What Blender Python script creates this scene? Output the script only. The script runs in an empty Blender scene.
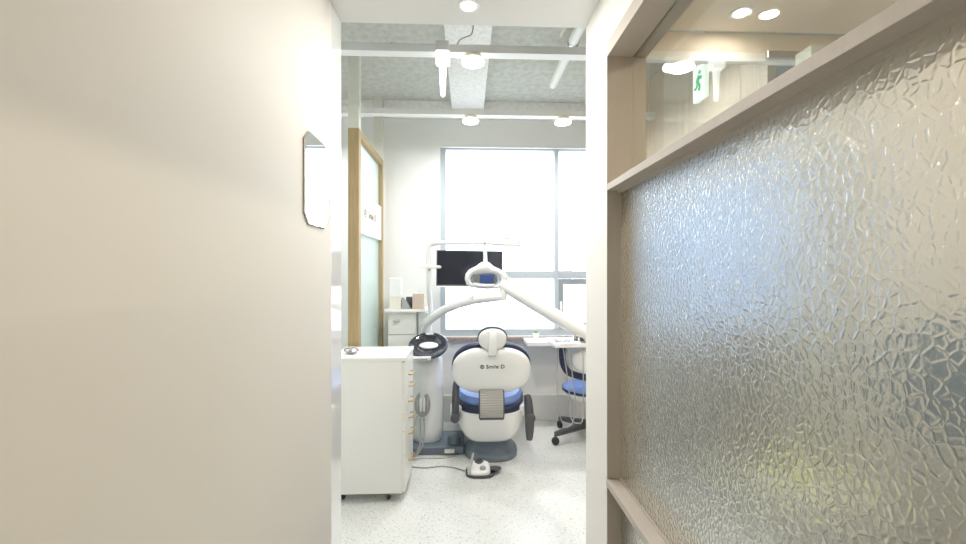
import bpy, bmesh, math, random
from mathutils import Vector, Matrix
random.seed(7)
PI = math.pi
S = bpy.context.scene
C = S.collection
H = 1.35            # camera height
F = 411.0           # focal length in pixels of a 966 px wide frame
YAW = math.atan(16/F)

def at(px, py, Y):
    """point of the plane at depth Y seen at pixel (px, py)"""
    a, b = (px-483)/F, (272-py)/F
    c, s = math.cos(YAW), math.sin(YAW)
    d = Y/(c-a*s)
    return Vector((d*(s+a*c), Y, H+b*d))
def ax(px, Y): return at(px, 272, Y).x
def az(px, py, Y): return at(px, py, Y).z

# ---------------------------------------------------------------- materials
def mat(name, col, rough=.5, metal=0, bump=0, bscale=40, emis=None, estr=0, coat=0, spec=.5):
    m = bpy.data.materials.new(name); m.use_nodes = True
    n = m.node_tree.nodes; l = m.node_tree.links
    b = n['Principled BSDF']
    b.inputs['Base Color'].default_value = (*col, 1)
    b.inputs['Roughness'].default_value = rough
    b.inputs['Metallic'].default_value = metal
    b.inputs['Specular IOR Level'].default_value = spec
    if coat: b.inputs['Coat Weight'].default_value = coat; b.inputs['Coat Roughness'].default_value = .05
    if emis:
        b.inputs['Emission Color'].default_value = (*emis, 1); b.inputs['Emission Strength'].default_value = estr
    if bump:
        tc = n.new('ShaderNodeTexCoord'); ns = n.new('ShaderNodeTexNoise'); bp = n.new('ShaderNodeBump')
        ns.inputs['Scale'].default_value = bscale; ns.inputs['Detail'].default_value = 6
        bp.inputs['Strength'].default_value = 1; bp.inputs['Distance'].default_value = bump
        l.new(tc.outputs['Object'], ns.inputs['Vector']); l.new(ns.outputs['Fac'], bp.inputs['Height'])
        l.new(bp.outputs['Normal'], b.inputs['Normal'])
    return m
def ramp_col(m, scale, c0, c1, p0=.35, p1=.65, kind='noise', stretch=None, detail=5):
    """lets a noise pattern vary the base colour between c0 and c1"""
    n = m.node_tree.nodes; l = m.node_tree.links; b = n['Principled BSDF']
    tc = n.new('ShaderNodeTexCoord'); mp = n.new('ShaderNodeMapping')
    if stretch: mp.inputs['Scale'].default_value = stretch
    t = n.new('ShaderNodeTexNoise'); t.inputs['Scale'].default_value = scale; t.inputs['Detail'].default_value = detail
    r = n.new('ShaderNodeValToRGB')
    r.color_ramp.elements[0].position = p0; r.color_ramp.elements[0].color = (*c0, 1)
    r.color_ramp.elements[1].position = p1; r.color_ramp.elements[1].color = (*c1, 1)
    l.new(tc.outputs['Object'], mp.inputs['Vector']); l.new(mp.outputs[0], t.inputs['Vector'])
    l.new(t.outputs['Fac'], r.inputs['Fac']); l.new(r.outputs['Color'], b.inputs['Base Color'])
    return m

M = {}
M['wall'] = mat('wall_paint', (.80, .785, .755), .6, bump=.0004, bscale=90)
M['corridor'] = mat('corridor_wallpaper', (.60, .572, .52), .62, bump=.00008, bscale=140)
M['rear'] = mat('room_wall_paint', (.82, .83, .82), .6, bump=.0004, bscale=90)
M['base'] = mat('skirting_paint', (.72, .74, .73), .5)
M['ceil'] = mat('ceiling_paint', (.80, .79, .765), .65)
M['concrete'] = ramp_col(mat('painted_concrete', (.5, .5, .46), .85, bump=.003, bscale=45), 22, (.46, .47, .43), (.56, .57, .53))
M['rough_white'] = ramp_col(mat('sprayed_white_coat', (.8, .8, .79), .8, bump=.012, bscale=38), 30, (.78, .79, .78), (.88, .88, .87))
M['white_metal'] = mat('white_painted_metal', (.84, .85, .84), .4)
M['cream'] = mat('cream_post_paint', (.74, .74, .67), .5)
M['gold'] = ramp_col(mat('light_oak_laminate', (.5, .36, .18), .45), 12, (.36, .265, .13), (.43, .32, .175), stretch=(6, 6, .3))
M['taupe'] = ramp_col(mat('taupe_wood_laminate', (.45, .38, .31), .5, bump=.0003, bscale=160), 10, (.455, .405, .355), (.475, .425, .375), stretch=(8, 8, .6))
M['panel'] = ramp_col(mat('beige_wood_panel', (.5, .42, .33), .5), 8, (.60, .50, .40), (.67, .57, .47), stretch=(7, 7, .4))
M['plastic'] = mat('white_gloss_plastic', (.84, .85, .85), .25, coat=.3)
M['lacquer'] = mat('white_lacquer', (.82, .82, .79), .3, coat=.2)
M['jamb'] = mat('glossy_white_jamb', (.76, .76, .74), .08, coat=1)
M['mirror'] = mat('mirror_silver', (.93, .93, .92), .02, metal=1)
M['mirror_edge'] = mat('mirror_edge', (.33, .28, .22), .3)
M['navy'] = mat('navy_upholstery', (.025, .035, .075), .45, spec=.4)
M['blue'] = mat('blue_upholstery', (.19, .31, .66), .5)
M['slate'] = mat('slate_blue_plastic', (.16, .20, .25), .45)
M['dark'] = mat('dark_grey_plastic', (.075, .08, .09), .4)
M['black'] = mat('black_rubber', (.03, .03, .033), .6)
M['grey'] = mat('mid_grey_plastic', (.36, .37, .38), .4)
M['hose'] = mat('grey_hose', (.40, .40, .40), .45)
M['cable'] = mat('pale_cable', (.55, .54, .52), .5)
M['hinge'] = mat('ribbed_grey_cover', (.40, .39, .37), .4)
M['chrome'] = mat('brushed_steel', (.62, .62, .62), .25, metal=1)
M['brass'] = mat('brass_handle', (.62, .40, .14), .3, metal=1)
M['screen'] = mat('monitor_glass', (.022, .026, .036), .12)
M['reflector'] = mat('lamp_reflector', (.55, .62, .72), .12, metal=1)
M['lamp_blue'] = mat('blue_lamp_shield', (.05, .09, .26), .25)
M['smoke'] = mat('smoked_bowl', (.022, .026, .04), .07, coat=1)
M['alu'] = mat('window_aluminium', (.44, .49, .54), .4)
M['alu_dark'] = mat('sash_aluminium', (.27, .31, .34), .4)
M['stone'] = ramp_col(mat('brown_stone_sill', (.28, .2, .17), .5), 40, (.24, .18, .155), (.34, .27, .24))
M['bulb'] = mat('lit_diffuser', (.9, .9, .88), .4, emis=(1, .97, .90), estr=4)
M['lamp_body'] = mat('cream_lamp_body', (.72, .68, .55), .4)
M['tube'] = mat('lit_tube', (.95, .95, .95), .4, emis=(1, 1, 1), estr=2.5)
M['exit'] = mat('exit_face', (.85, .92, .87), .4, emis=(.85, 1, .92), estr=.9)
M['green'] = mat('exit_green', (.02, .42, .16), .4, emis=(.02, .55, .2), estr=.5)
M['ink'] = mat('dark_print', (.10, .10, .12), .5)
M['ink2'] = mat('bronze_print', (.26, .24, .19), .5)
M['leaf'] = mat('plant_leaf', (.12, .30, .05), .5)
M['yellow'] = mat('yellow_green_plastic', (.75, .78, .12), .5)
M['tissue'] = mat('cream_carton', (.74, .70, .62), .6)
M['pale_wood'] = ramp_col(mat('pale_wood_panel', (.7, .64, .56), .45), 8, (.52, .475, .42), (.60, .55, .49), stretch=(7, 7, .4))
M['desk'] = mat('grey_brown_laminate', (.19, .165, .145), .5)
M['steel_blue'] = mat('blue_grey_cloth', (.14, .18, .22), .6)
M['pale_panel'] = mat('pale_door_panel', (.66, .68, .62), .5)

def terrazzo():
    m = mat('terrazzo', (.7, .7, .68), .28)
    n = m.node_tree.nodes; l = m.node_tree.links; b = n['Principled BSDF']
    tc = n.new('ShaderNodeTexCoord')
    prev = None
    base = n.new('ShaderNodeTexNoise'); base.inputs['Scale'].default_value = 3
    r0 = n.new('ShaderNodeValToRGB'); r0.color_ramp.elements[0].color = (.66, .68, .67, 1); r0.color_ramp.elements[1].color = (.76, .765, .74, 1)
    l.new(tc.outputs['Object'], base.inputs['Vector']); l.new(base.outputs['Fac'], r0.inputs['Fac'])
    prev = r0.outputs['Color']
    for sc, thr, col, dist in ((90, .80, (.50, .52, .52), .40), (150, .65, (.56, .57, .57), .38), (60, .90, (.45, .47, .48), .30), (190, .6, (.84, .84, .83), .4)):
        v = n.new('ShaderNodeTexVoronoi'); v.inputs['Scale'].default_value = sc
        sp = n.new('ShaderNodeSeparateColor')
        g1 = n.new('ShaderNodeMath'); g1.operation = 'GREATER_THAN'; g1.inputs[1].default_value = thr
        g2 = n.new('ShaderNodeMath'); g2.operation = 'LESS_THAN'; g2.inputs[1].default_value = dist
        mu = n.new('ShaderNodeMath'); mu.operation = 'MULTIPLY'
        mx = n.new('ShaderNodeMix'); mx.data_type = 'RGBA'
        l.new(tc.outputs['Object'], v.inputs['Vector']); l.new(v.outputs['Color'], sp.inputs[0])
        l.new(sp.outputs[0], g1.inputs[0]); l.new(v.outputs['Distance'], g2.inputs[0])
        l.new(g1.outputs[0], mu.inputs[0]); l.new(g2.outputs[0], mu.inputs[1]); l.new(mu.outputs[0], mx.inputs[0])
        l.new(prev, mx.inputs[6]); mx.inputs[7].default_value = (*col, 1)
        prev = mx.outputs[2]
    l.new(prev, b.inputs['Base Color'])
    return m
M['floor'] = terrazzo()

def thin_glass(name, tint, gloss=.08, extra=None):
    m = bpy.data.materials.new(name); m.use_nodes = True
    n = m.node_tree.nodes; l = m.node_tree.links; n.remove(n['Principled BSDF'])
    out = n['Material Output']; t = n.new('ShaderNodeBsdfTransparent'); t.inputs[0].default_value = (*tint, 1)
    g = n.new('ShaderNodeBsdfGlossy'); g.inputs['Roughness'].default_value = .0
    fr = n.new('ShaderNodeFresnel'); fr.inputs['IOR'].default_value = 1.35
    ml = n.new('ShaderNodeMath'); ml.operation = 'MULTIPLY'; ml.inputs[1].default_value = .35
    mx = n.new('ShaderNodeMixShader'); l.new(fr.outputs[0], ml.inputs[0]); l.new(ml.outputs[0], mx.inputs[0])
    first = t.outputs[0]
    if extra:
        d = n.new('ShaderNodeBsdfTranslucent'); d.inputs[0].default_value = (.85, .93, .92, 1)
        d2 = n.new('ShaderNodeBsdfDiffuse'); d2.inputs[0].default_value = (.80, .88, .87, 1)
        a = n.new('ShaderNodeMixShader'); a.inputs[0].default_value = .5
        l.new(d.outputs[0], a.inputs[1]); l.new(d2.outputs[0], a.inputs[2])
        c = n.new('ShaderNodeMixShader'); c.inputs[0].default_value = extra
        l.new(t.outputs[0], c.inputs[1]); l.new(a.outputs[0], c.inputs[2]); first = c.outputs[0]
    l.new(first, mx.inputs[1]); l.new(g.outputs[0], mx.inputs[2]); l.new(mx.outputs[0], out.inputs['Surface'])
    return m
M['glass'] = thin_glass('clear_window_glass', (.97, .98, .98))
M['inner_glass'] = thin_glass('clear_partition_glass', (.93, .95, .93))
M['frost'] = thin_glass('frosted_glass', (.85, .93, .92), extra=.75)

def hammered():
    m = bpy.data.materials.new('hammered_glass'); m.use_nodes = True
    n = m.node_tree.nodes; l = m.node_tree.links; n.remove(n['Principled BSDF'])
    out = n['Material Output']
    g = n.new('ShaderNodeBsdfGlass'); g.inputs['IOR'].default_value = 1.5; g.inputs['Roughness'].default_value = .06
    g.inputs['Color'].default_value = (.95, .97, .96, 1)
    tc = n.new('ShaderNodeTexCoord'); mp = n.new('ShaderNodeMapping')
    mp.inputs['Scale'].default_value = (1, 1.1, .9)
    ns = n.new('ShaderNodeTexNoise'); ns.inputs['Scale'].default_value = 26; ns.inputs['Detail'].default_value = 2
    ad = n.new('ShaderNodeMix'); ad.data_type = 'RGBA'; ad.blend_type = 'LINEAR_LIGHT'; ad.inputs[0].default_value = .006
    v = n.new('ShaderNodeTexVoronoi'); v.feature = 'DISTANCE_TO_EDGE'; v.inputs['Scale'].default_value = 62
    mr = n.new('ShaderNodeMapRange'); mr.interpolation_type = 'SMOOTHSTEP'; mr.inputs['From Max'].default_value = .22
    ns2 = n.new('ShaderNodeTexNoise'); ns2.inputs['Scale'].default_value = 110; ns2.inputs['Detail'].default_value = 1
    sm = n.new('ShaderNodeMath'); sm.operation = 'MULTIPLY_ADD'; sm.inputs[1].default_value = 1.0
    bp = n.new('ShaderNodeBump'); bp.inputs['Strength'].default_value = 1; bp.inputs['Distance'].default_value = .0007
    l.new(tc.outputs['Object'], mp.inputs['Vector']); l.new(mp.outputs[0], ns.inputs['Vector']); l.new(mp.outputs[0], ns2.inputs['Vector'])
    l.new(mp.outputs[0], ad.inputs[6]); l.new(ns.outputs['Color'], ad.inputs[7]); l.new(ad.outputs[2], v.inputs['Vector'])
    l.new(v.outputs['Distance'], mr.inputs['Value']); l.new(ns2.outputs['Fac'], sm.inputs[0]); l.new(mr.outputs[0], sm.inputs[2])
    l.new(sm.outputs[0], bp.inputs['Height'])
    l.new(bp.outputs['Normal'], g.inputs['Normal']); l.new(g.outputs[0], out.inputs['Surface'])
    return m
M['hammered'] = hammered()
def plain_glass():
    m = bpy.data.materials.new('glass_smooth_side'); m.use_nodes = True; n = m.node_tree.nodes; n.remove(n['Principled BSDF'])
    g = n.new('ShaderNodeBsdfGlass'); g.inputs['IOR'].default_value = 1.5; g.inputs['Roughness'].default_value = .26; g.inputs['Color'].default_value = (.95, .97, .96, 1)
    m.node_tree.links.new(g.outputs[0], n['Material Output'].inputs['Surface']); return m
M['smooth_side'] = plain_glass()

# ---------------------------------------------------------------- mesh helpers
def BM(): return bmesh.new()
def box(b, x0, x1, y0, y1, z0, z1, bevel=0):
    g = bmesh.ops.create_cube(b, size=1)
    for v in g['verts']:
        v.co = Vector(((x0+x1)/2+v.co.x*abs(x1-x0), (y0+y1)/2+v.co.y*abs(y1-y0), (z0+z1)/2+v.co.z*abs(z1-z0)))
    if bevel:
        es = list({e for v in g['verts'] for e in v.link_edges})
        bmesh.ops.bevel(b, geom=es, offset=bevel, segments=3, affect='EDGES', profile=.6)
    return b
def bx(*a, **k): return box(BM(), *a, **k)
def rings(b, loops, cap=True):
    vs = [[b.verts.new(p) for p in lp] for lp in loops]
    n = len(vs[0])
    for i in range(len(vs)-1):
        for j in range(n):
            b.faces.new((vs[i][j], vs[i][(j+1) % n], vs[i+1][(j+1) % n], vs[i+1][j]))
    if cap:
        b.faces.new(list(reversed(vs[0]))); b.faces.new(vs[-1])
    return b
def smooth_pts(pts, k=8):
    pts = [Vector(p) for p in pts]
    if len(pts) < 3: return pts
    out = []
    for i in range(len(pts)-1):
        p0 = pts[max(i-1, 0)]; p1 = pts[i]; p2 = pts[i+1]; p3 = pts[min(i+2, len(pts)-1)]
        for s in range(k):
            t = s/k
            out.append(.5*((2*p1)+(-p0+p2)*t+(2*p0-5*p1+4*p2-p3)*t*t+(-p0+3*p1-3*p2+p3)*t**3))
    out.append(pts[-1]); return out
def tube(b, pts, r, n=12, k=8, flat=1.0):
    """round bar along a smoothed path; r may be a list of radii, one for each given point"""
    m = len(pts); rr = r if isinstance(r, (list, tuple)) else [r]*m
    P = smooth_pts(pts, k)
    loops = []; up = None
    for i, p in enumerate(P):
        t = (P[min(i+1, len(P)-1)]-P[max(i-1, 0)]).normalized()
        if up is None:
            up = Vector((0, 0, 1)) if abs(t.z) < .9 else Vector((0, 1, 0))
        a = t.cross(up).normalized(); c = a.cross(t).normalized(); up = c
        f = i/(len(P)-1)*(m-1); j = min(int(f), m-2); rad = rr[j]+(rr[j+1]-rr[j])*(f-j)
        loops.append([p+a*math.cos(2*PI*q/n)*rad+c*math.sin(2*PI*q/n)*rad*flat for q in range(n)])
    return rings(b, loops)
def cyl(b, c, r, h, n=32, r2=None, axis='z', bev=0):
    c = Vector(c); r2 = r if r2 is None else r2
    prof = [(r, 0), (r2, h)]
    if bev: prof = [(r-bev, 0), (r-bev*.3, bev*.3), (r, bev), (r2, h-bev), (r2-bev*.3, h-bev*.3), (r2-bev, h)]
    return lathe(b, c, prof, n, axis)
def lathe(b, c, prof, n=32, axis='z', rot=None):
    c = Vector(c); loops = []
    for r, h in prof:
        lp = []
        for q in range(n):
            a = 2*PI*q/n; v = Vector((r*math.cos(a), r*math.sin(a), h))
            if axis == 'y': v = Vector((v.x, v.z, -v.y))
            elif axis == 'x': v = Vector((v.z, v.x, v.y))
            if rot: v = rot @ v
            lp.append(c+v)
        loops.append(lp)
    return rings(b, loops)
def supell(w, h, n=2.3, k=48, notch=0):
    out = []
    for q in range(k):
        a = 2*PI*q/k; c, s = math.cos(a), math.sin(a)
        x = w/2*math.copysign(abs(c)**(2/n), c); y = h/2*math.copysign(abs(s)**(2/n), s)
        if notch and s > 0: y -= notch*math.exp(-(x/(w*.14))**2)
        out.append((x, y))
    return out
def dome(b, outline, f, k, p=2.6, rings_n=9, M4=None):
    """closed pad: outline in the local xz plane; bulges f towards -y and k towards +y"""
    loops = []
    rs = [math.sin(PI/2*i/rings_n) for i in range(1, rings_n+1)]
    def loop(r, side):
        d = (1-r**p)**(1/p)*side
        return [Vector((x*r, d, z*r)) for x, z in outline]
    for r in rs: loops.append(loop(r, -f))
    for r in reversed(rs[:-1]): loops.append(loop(r, k))
    if M4: loops = [[M4 @ v for v in lp] for lp in loops]
    return rings(b, loops)
def text_bm(b, body, size, M4, depth=.001):
    cu = bpy.data.curves.new('lettering', 'FONT'); cu.body = body; cu.size = size; cu.extrude = depth
    cu.align_x = 'CENTER'; cu.align_y = 'CENTER'
    o = bpy.data.objects.new('lettering', cu)
    me = bpy.data.meshes.new_from_object(o); me.transform(M4); b.from_mesh(me)
    bpy.data.objects.remove(o); bpy.data.curves.remove(cu); bpy.data.meshes.remove(me)
    return b

def origin(o):
    v = Vector((0, 0, 0))
    while o: v += o.location; o = o.parent
    return v
def obj(name, b, m, parent=None, smooth=False, label=None):
    bmesh.ops.recalc_face_normals(b, faces=b.faces)
    me = bpy.data.meshes.new(name); b.to_mesh(me); b.free()
    if smooth:
        me.polygons.foreach_set('use_smooth', [True]*len(me.polygons))
        me.set_sharp_from_angle(angle=math.radians(38))
    me.materials.append(m if not isinstance(m, str) else M[m])
    o = bpy.data.objects.new(name, me); C.objects.link(o)
    if parent is not None:
        o.parent = parent; me.transform(Matrix.Translation(-origin(parent)))
    else:
        co = [v.co for v in me.vertices]
        c = Vector(((min(v.x for v in co)+max(v.x for v in co))/2, (min(v.y for v in co)+max(v.y for v in co))/2, min(v.z for v in co)))
        me.transform(Matrix.Translation(-c)); o.location = c
    if label: o['label'] = label
    return o
def thing(name, label, cat, loc, group=None):
    o = bpy.data.objects.new(name, None); C.objects.link(o); o.location = loc; o.empty_display_size = .1
    o['label'] = label; o['category'] = cat
    if group: o['group'] = group
    return o
def tag(o, label, cat, group=None, kind=None):
    o['label'] = label; o['category'] = cat
    if group: o['group'] = group
    if kind: o['kind'] = kind
    return o
def struct(name, b, m, label, parent=None, cat=None):
    o = obj(name, b, m, parent)
    if parent is None:
        o['kind'] = 'structure'; o['label'] = label; o['category'] = cat or name.split('_')[0]
    return o
def sempty(name, label, cat, loc):
    o = thing(name, label, cat, loc); o['kind'] = 'structure'; return o

# ---------------------------------------------------------------- the setting
XL, XR = -.528, ax(586, 1.75)       # corridor side walls
YE = 1.75                           # corridor ends here
YB = 3.73                           # window wall
YP = 1.487                          # far post of the glazed partition
ZC = 2.40; ZT = 2.87                # corridor ceiling, bare concrete ceiling
YN = -1.6; XF = 4.2; XW = -2.0
struct('floor', bx(XW-.15, XF+.15, YN-.15, YB+.2, -.1, 0), 'floor', 'speckled pale grey terrazzo floor')
struct('wall_left', bx(XL-.12, XL, YN, 1.62, 0, ZC), 'corridor', 'plain beige wall filling the left of the view')
struct('trim_1', bx(XL-.122, XL, 1.62, YE, 0, ZC, bevel=.003), 'jamb', 'glossy white jamb ending the left corridor wall', cat='door jamb')
struct('wall_right', box(bx(XR, XR+.054, YP, YE, 0, ZC), XR+.054, XR+.15, YP+.014, YE, 0, ZC), 'wall', 'narrow white wall end right of the dental chairs')
struct('wall_near', bx(XW-.15, XF+.15, YN-.15, YN, 0, ZT+.1), 'corridor', 'plain wall closing the corridor behind the viewer')
struct('wall_side', bx(XL-1.47, XL-.122, YE-.1, YE, 0, ZT), 'rear', 'white cross wall left of the corridor mouth')
struct('wall_west', bx(XW-.15, XW, YN, YB+.2, 0, ZT+.1), 'rear', 'white side wall behind the sliding glass door')
struct('wall_east', bx(XF, XF+.15, YN, YB+.2, 0, ZT+.1), 'panel', 'beige far wall of the room behind the hammered glass')
M['ceil_warm'] = mat('warm_ceiling_paint', (.80, .71, .60), .65)
struct('ceiling_reception', bx(XR+.15, XF, YN, YE, ZC, ZC+.06), 'ceil_warm', 'beige lowered ceiling seen through the clear glass', cat='ceiling')
c_ = BM(); box(c_, XL-.12, XR+.15, YN, YE, ZC, ZC+.06)
struct('ceiling_corridor', c_, 'ceil', 'smooth white lowered corridor ceiling', cat='ceiling')
struct('ceiling', bx(XW-.15, XF+.15, YN, YB+.2, ZT, ZT+.12), 'concrete', 'bare grey painted concrete ceiling over the treatment room')
# window wall
WX0 = ax(440, YB); WZ0 = .765; WZ1 = az(500, 147.5, YB); WX1 = 3.9
b = BM()
box(b, XW, WX0, YB, YB+.2, 0, ZT); box(b, WX0, WX1, YB, YB+.2, 0, WZ0); box(b, WX0, WX1, YB, YB+.2, WZ1, ZT); box(b, WX1, XF, YB, YB+.2, 0, ZT)
struct('wall_back', b, 'rear', 'white wall around the wide bright window')
struct('baseboard_back', bx(XW, XF, YB-.018, YB, 0, .235, bevel=.004), 'base', 'tall pale skirting band under the window')
struct('trim_2', bx(XW, XF, 3.662, YB, 2.735, ZT), 'rough_white', 'rough white coated ceiling beam over the window wall', cat='ceiling beam')
bx0, bx1 = ax(451.5, 3.6), ax(484, 3.6)
struct('trim_3', bx(bx0, bx1, YE+.05, 3.66, 2.80, ZT), 'rough_white', 'rough white coated beam running toward the window', cat='ceiling beam')

# window
w = sempty('window_1', 'wide aluminium window, overexposed daylight behind it', 'window', ((WX0+WX1)/2, YB+.05, WZ0))
fy0, fy1 = YB+.035, YB+.095
MX = [ax(556, YB+.035)+1.06*k for k in range(3)]
TZ1, TZ0 = az(556, 271, fy0), az(556, 278.5, fy0)
b = BM()
box(b, WX0, WX0+.05, fy0, fy1, WZ0, WZ1); box(b, WX1-.05, WX1, fy0, fy1, WZ0, WZ1)
box(b, WX0+.05, WX1-.05, fy0, fy1, WZ0, WZ0+.06); box(b, WX0+.05, WX1-.05, fy0, fy1, WZ1-.012, WZ1)
obj('window_frame', b, 'alu', w)
for k, x in enumerate(MX):
    obj('mullion', bx(x-.02, x+.02, fy0-.02, fy1, WZ0+.06, WZ1-.012), 'alu', w)
edges = [WX0+.05]+MX+[WX1-.05]
for k in range(4):
    x0, x1 = edges[k]+(.02 if k else 0), edges[k+1]-(.02 if k < 3 else 0)
    obj('transom', bx(x0, x1, fy0, fy1, TZ0, TZ1), 'alu', w)
    obj('pane', bx(x0, x1, fy0+.025, fy0+.031, TZ1, WZ1-.012), 'glass', w)
    if k in (1, 3):
        b = BM(); z0, z1 = WZ0+.065, TZ0-.004
        for q in ((x0, x1, z1-.05, z1), (x0, x1, z0, z0+.05), (x0, x0+.045, z0+.05, z1-.05), (x1-.045, x1, z0+.05, z1-.05)):
            box(b, q[0], q[1], fy0-.012, fy1, q[2], q[3])
        s = obj('sash', b, 'alu_dark', w)
        obj('pane', bx(x0+.045, x1-.045, fy0+.025, fy0+.031, z0+.05, z1-.05), 'glass', s)
        obj('handle', bx(x0+.012, x0+.03, fy0-.04, fy0-.012, .98, 1.08, bevel=.003), 'white_metal', s)
    else:
        obj('pane', bx(x0, x1, fy0+.025, fy0+.031, WZ0+.06, TZ0), 'glass', w)
struct('trim_4', bx(WX0+.01, XF, YB-.055, YB+.04, WZ0-.035, WZ0-.001, bevel=.003), 'stone', 'brown stone window sill', cat='window sill')

M['blind'] = mat('white_blind_fabric', (.5, .53, .58), .8)
_n = M['blind'].node_tree.nodes; _l = M['blind'].node_tree.links
_t = _n.new('ShaderNodeBsdfTranslucent'); _t.inputs[0].default_value = (.66, .74, .90, 1)
_m = _n.new('ShaderNodeMixShader'); _m.inputs[0].default_value = .5
_l.new(_n['Principled BSDF'].outputs[0], _m.inputs[1]); _l.new(_t.outputs[0], _m.inputs[2]); _l.new(_m.outputs[0], _n['Material Output'].inputs['Surface'])
t = thing('roller_blind', 'drawn white roller blind blurred bright behind the hammered glass', 'blind', (2.5, YB-.03, .85))
obj('fabric', bx(1.16, 3.85, YB-.034, YB-.032, .83, WZ1+.02), 'blind', t)
obj('roller', cyl(BM(), (1.14, YB-.033, WZ1+.03), .026, 2.73, 24, axis='x'), 'white_metal', t, True)
obj('bottom_bar', bx(1.16, 3.85, YB-.04, YB-.026, .81, .83, bevel=.003), 'white_metal', t)
# ---------------------------------------------------------------- glazed partition on the right
XG = .562
g = thing('glass_partition', 'taupe framed partition with hammered glass and clear glass above, right side', 'partition', (XG, .4, 0))
x0, x1 = XR, XR+.15
YS = -.75
def zr(t): return H+t
RZ0, RZ1 = 1.646, 1.670
SZ0, SZ1 = .571, .593
HZ = az(607, 57, YP)
obj('post', bx(x0+.0004, x0+.054, YP-.004, YP-.0004, 0, ZC), 'taupe', g)
obj('post', bx(x0+.054, x1, YP+.010, YP+.0136, 0, ZC), 'taupe', g)
obj('post', bx(x0, x1, YS-.05, YS, 0, ZC), 'taupe', g)
obj('header', bx(x0, x0+.054, YS, YP-.004, HZ, HZ+.05), 'taupe', g)
obj('header', bx(x0+.054, x1, YS, YP+.01, HZ+.006, HZ+.05), 'taupe', g)
obj('middle_rail', bx(x0-.003, x1, YS, YP-.004, RZ0, RZ1, bevel=.0012), 'taupe', g)
obj('sill', bx(x0-.004, x1, YS, YP-.004, SZ0, SZ1, bevel=.0012), 'taupe', g)
b = BM()
box(b, XG-.012, XG, YS, YP-.004, RZ0-.008, RZ0); box(b, XG-.006, XG, YS, YP-.004, SZ1, SZ1+.004)
obj('glazing_bead', b, 'taupe', g)
obj('hammered_pane', bx(XG, XG+.006, YS, YP+.004, SZ1, RZ0), 'hammered', g, label='hammered privacy glass').data.materials.append(M['smooth_side'])
obj('clear_pane', bx(.611, .617, YS, YP+.01, RZ1, HZ+.006), 'inner_glass', g, label='clear glass')
obj('lower_pane', bx(XG, XG+.006, YS, YP+.004, .06, SZ0), 'hammered', g, label='hammered privacy glass').data.materials.append(M['smooth_side'])
for o in g.children:
    if len(o.data.materials) == 2:
        for pg in o.data.polygons: pg.material_index = 0 if pg.normal.x < -.5 else 1
obj('bottom_rail', bx(x0, x1, YS, YP-.004, 0, .06), 'taupe', g)
struct('wall_front', bx(x0, x1, YS, YE-.263, HZ+.05, ZC), 'wall', 'white strip of wall above the partition')
struct('wall_right_near', bx(x0, x1, YN, YS-.05, 0, ZC), 'wall', 'white wall beside the viewer on the right', cat='wall')

# ---------------------------------------------------------------- mirror on the left wall
ty0, ty1 = 1.345, 1.565
mz0, mz1 = 1.507, 1.817
ym = (ty0+ty1)/2; zm = (mz0+mz1)/2; hw = (ty1-ty0)/2; hh = (mz1-mz0)/2; cc = .035
def octa(s, x):
    a, bb, c2 = hw-s, hh-s, cc
    pts = [(-a, -bb+c2), (-a+c2, -bb), (a-c2, -bb), (a, -bb+c2), (a, bb-c2), (a-c2, bb), (-a+c2, bb), (-a, bb-c2)]
    return [Vector((x, ym+p, zm+q)) for p, q in pts]
mr = thing('wall_mirror', 'small frameless mirror with cut corners on the beige wall', 'mirror', (XL, ym, mz0))
obj('backing', rings(BM(), [octa(0, XL), octa(0, XL+.003)]), 'mirror_edge', mr)
obj('mirror_glass', rings(BM(), [octa(.001, XL+.0032), octa(.001, XL+.006), octa(.004, XL+.0068)]), 'mirror', mr)

# ---------------------------------------------------------------- ceiling rails, pipe, posts, lamps
RY1, RY2 = 2.22, 3.10
RZ = 2.535
def rail(y, label):
    t = thing('ceiling_rail', label, 'rail', ((XW+XF)/2, y, RZ), 'white lighting rails')
    obj('bar', bx(XW, XF, y, y+.06, RZ, RZ+.042), 'white_metal', t)
    for x in (XW+.5, -1.05, .93, 2.4, 3.6):
        obj('hanger_rod', cyl(BM(), (x, y+.03, RZ+.042), .005, ZT-RZ-.042, 10), 'white_metal', t)
    return t
rail(RY1, 'white ceiling rail nearer the corridor, one round lamp near its middle')
rail(RY2, 'white ceiling rail nearer the window, two round lamps on it')

def light(loc, power, size, col=(1, .93, .84), rot=None, name='lamp_light', spread=PI):
    d = bpy.data.lights.new(name, 'AREA'); d.shape = 'DISK'; d.size = size; d.energy = power; d.color = col; d.spread = spread
    o = bpy.data.objects.new(name, d); C.objects.link(o); o.location = loc
    if rot: o.rotation_euler = rot
    return o
def surface_lamp(x, y, label, power=12):
    t = thing('ceiling_lamp', label, 'lamp', (x, y, RZ-.045), 'round lamps under the rails')
    obj('lamp_body', cyl(BM(), (x, y, RZ-.028), .048, .028, 32, bev=.003), 'lamp_body', t, True)
    obj('diffuser', cyl(BM(), (x, y, RZ-.046), .062, .018, 40, bev=.006), 'bulb', t, True)
    l = light((x, y, RZ-.049), power, .12, (1, .99, .97)); 
surface_lamp(ax(473, RY1+.03), RY1+.03, 'round white lamp under the rail nearer the corridor')
surface_lamp(ax(470.5, RY2+.03), RY2+.03, 'left of two round lamps on the rail nearer the window')
surface_lamp(ax(563, RY2+.03), RY2+.03, 'right of two round lamps on the rail nearer the window')
surface_lamp(-1.35, RY2+.03, 'added unseen round lamp brightening the sliding door glass from behind')  # extra lamp out of view, added to brighten the frosted door pane
surface_lamp(ax(674.5, RY1+.03), RY1+.03, 'round lamp seen through the clear glass beside exit sign', 3)

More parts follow.
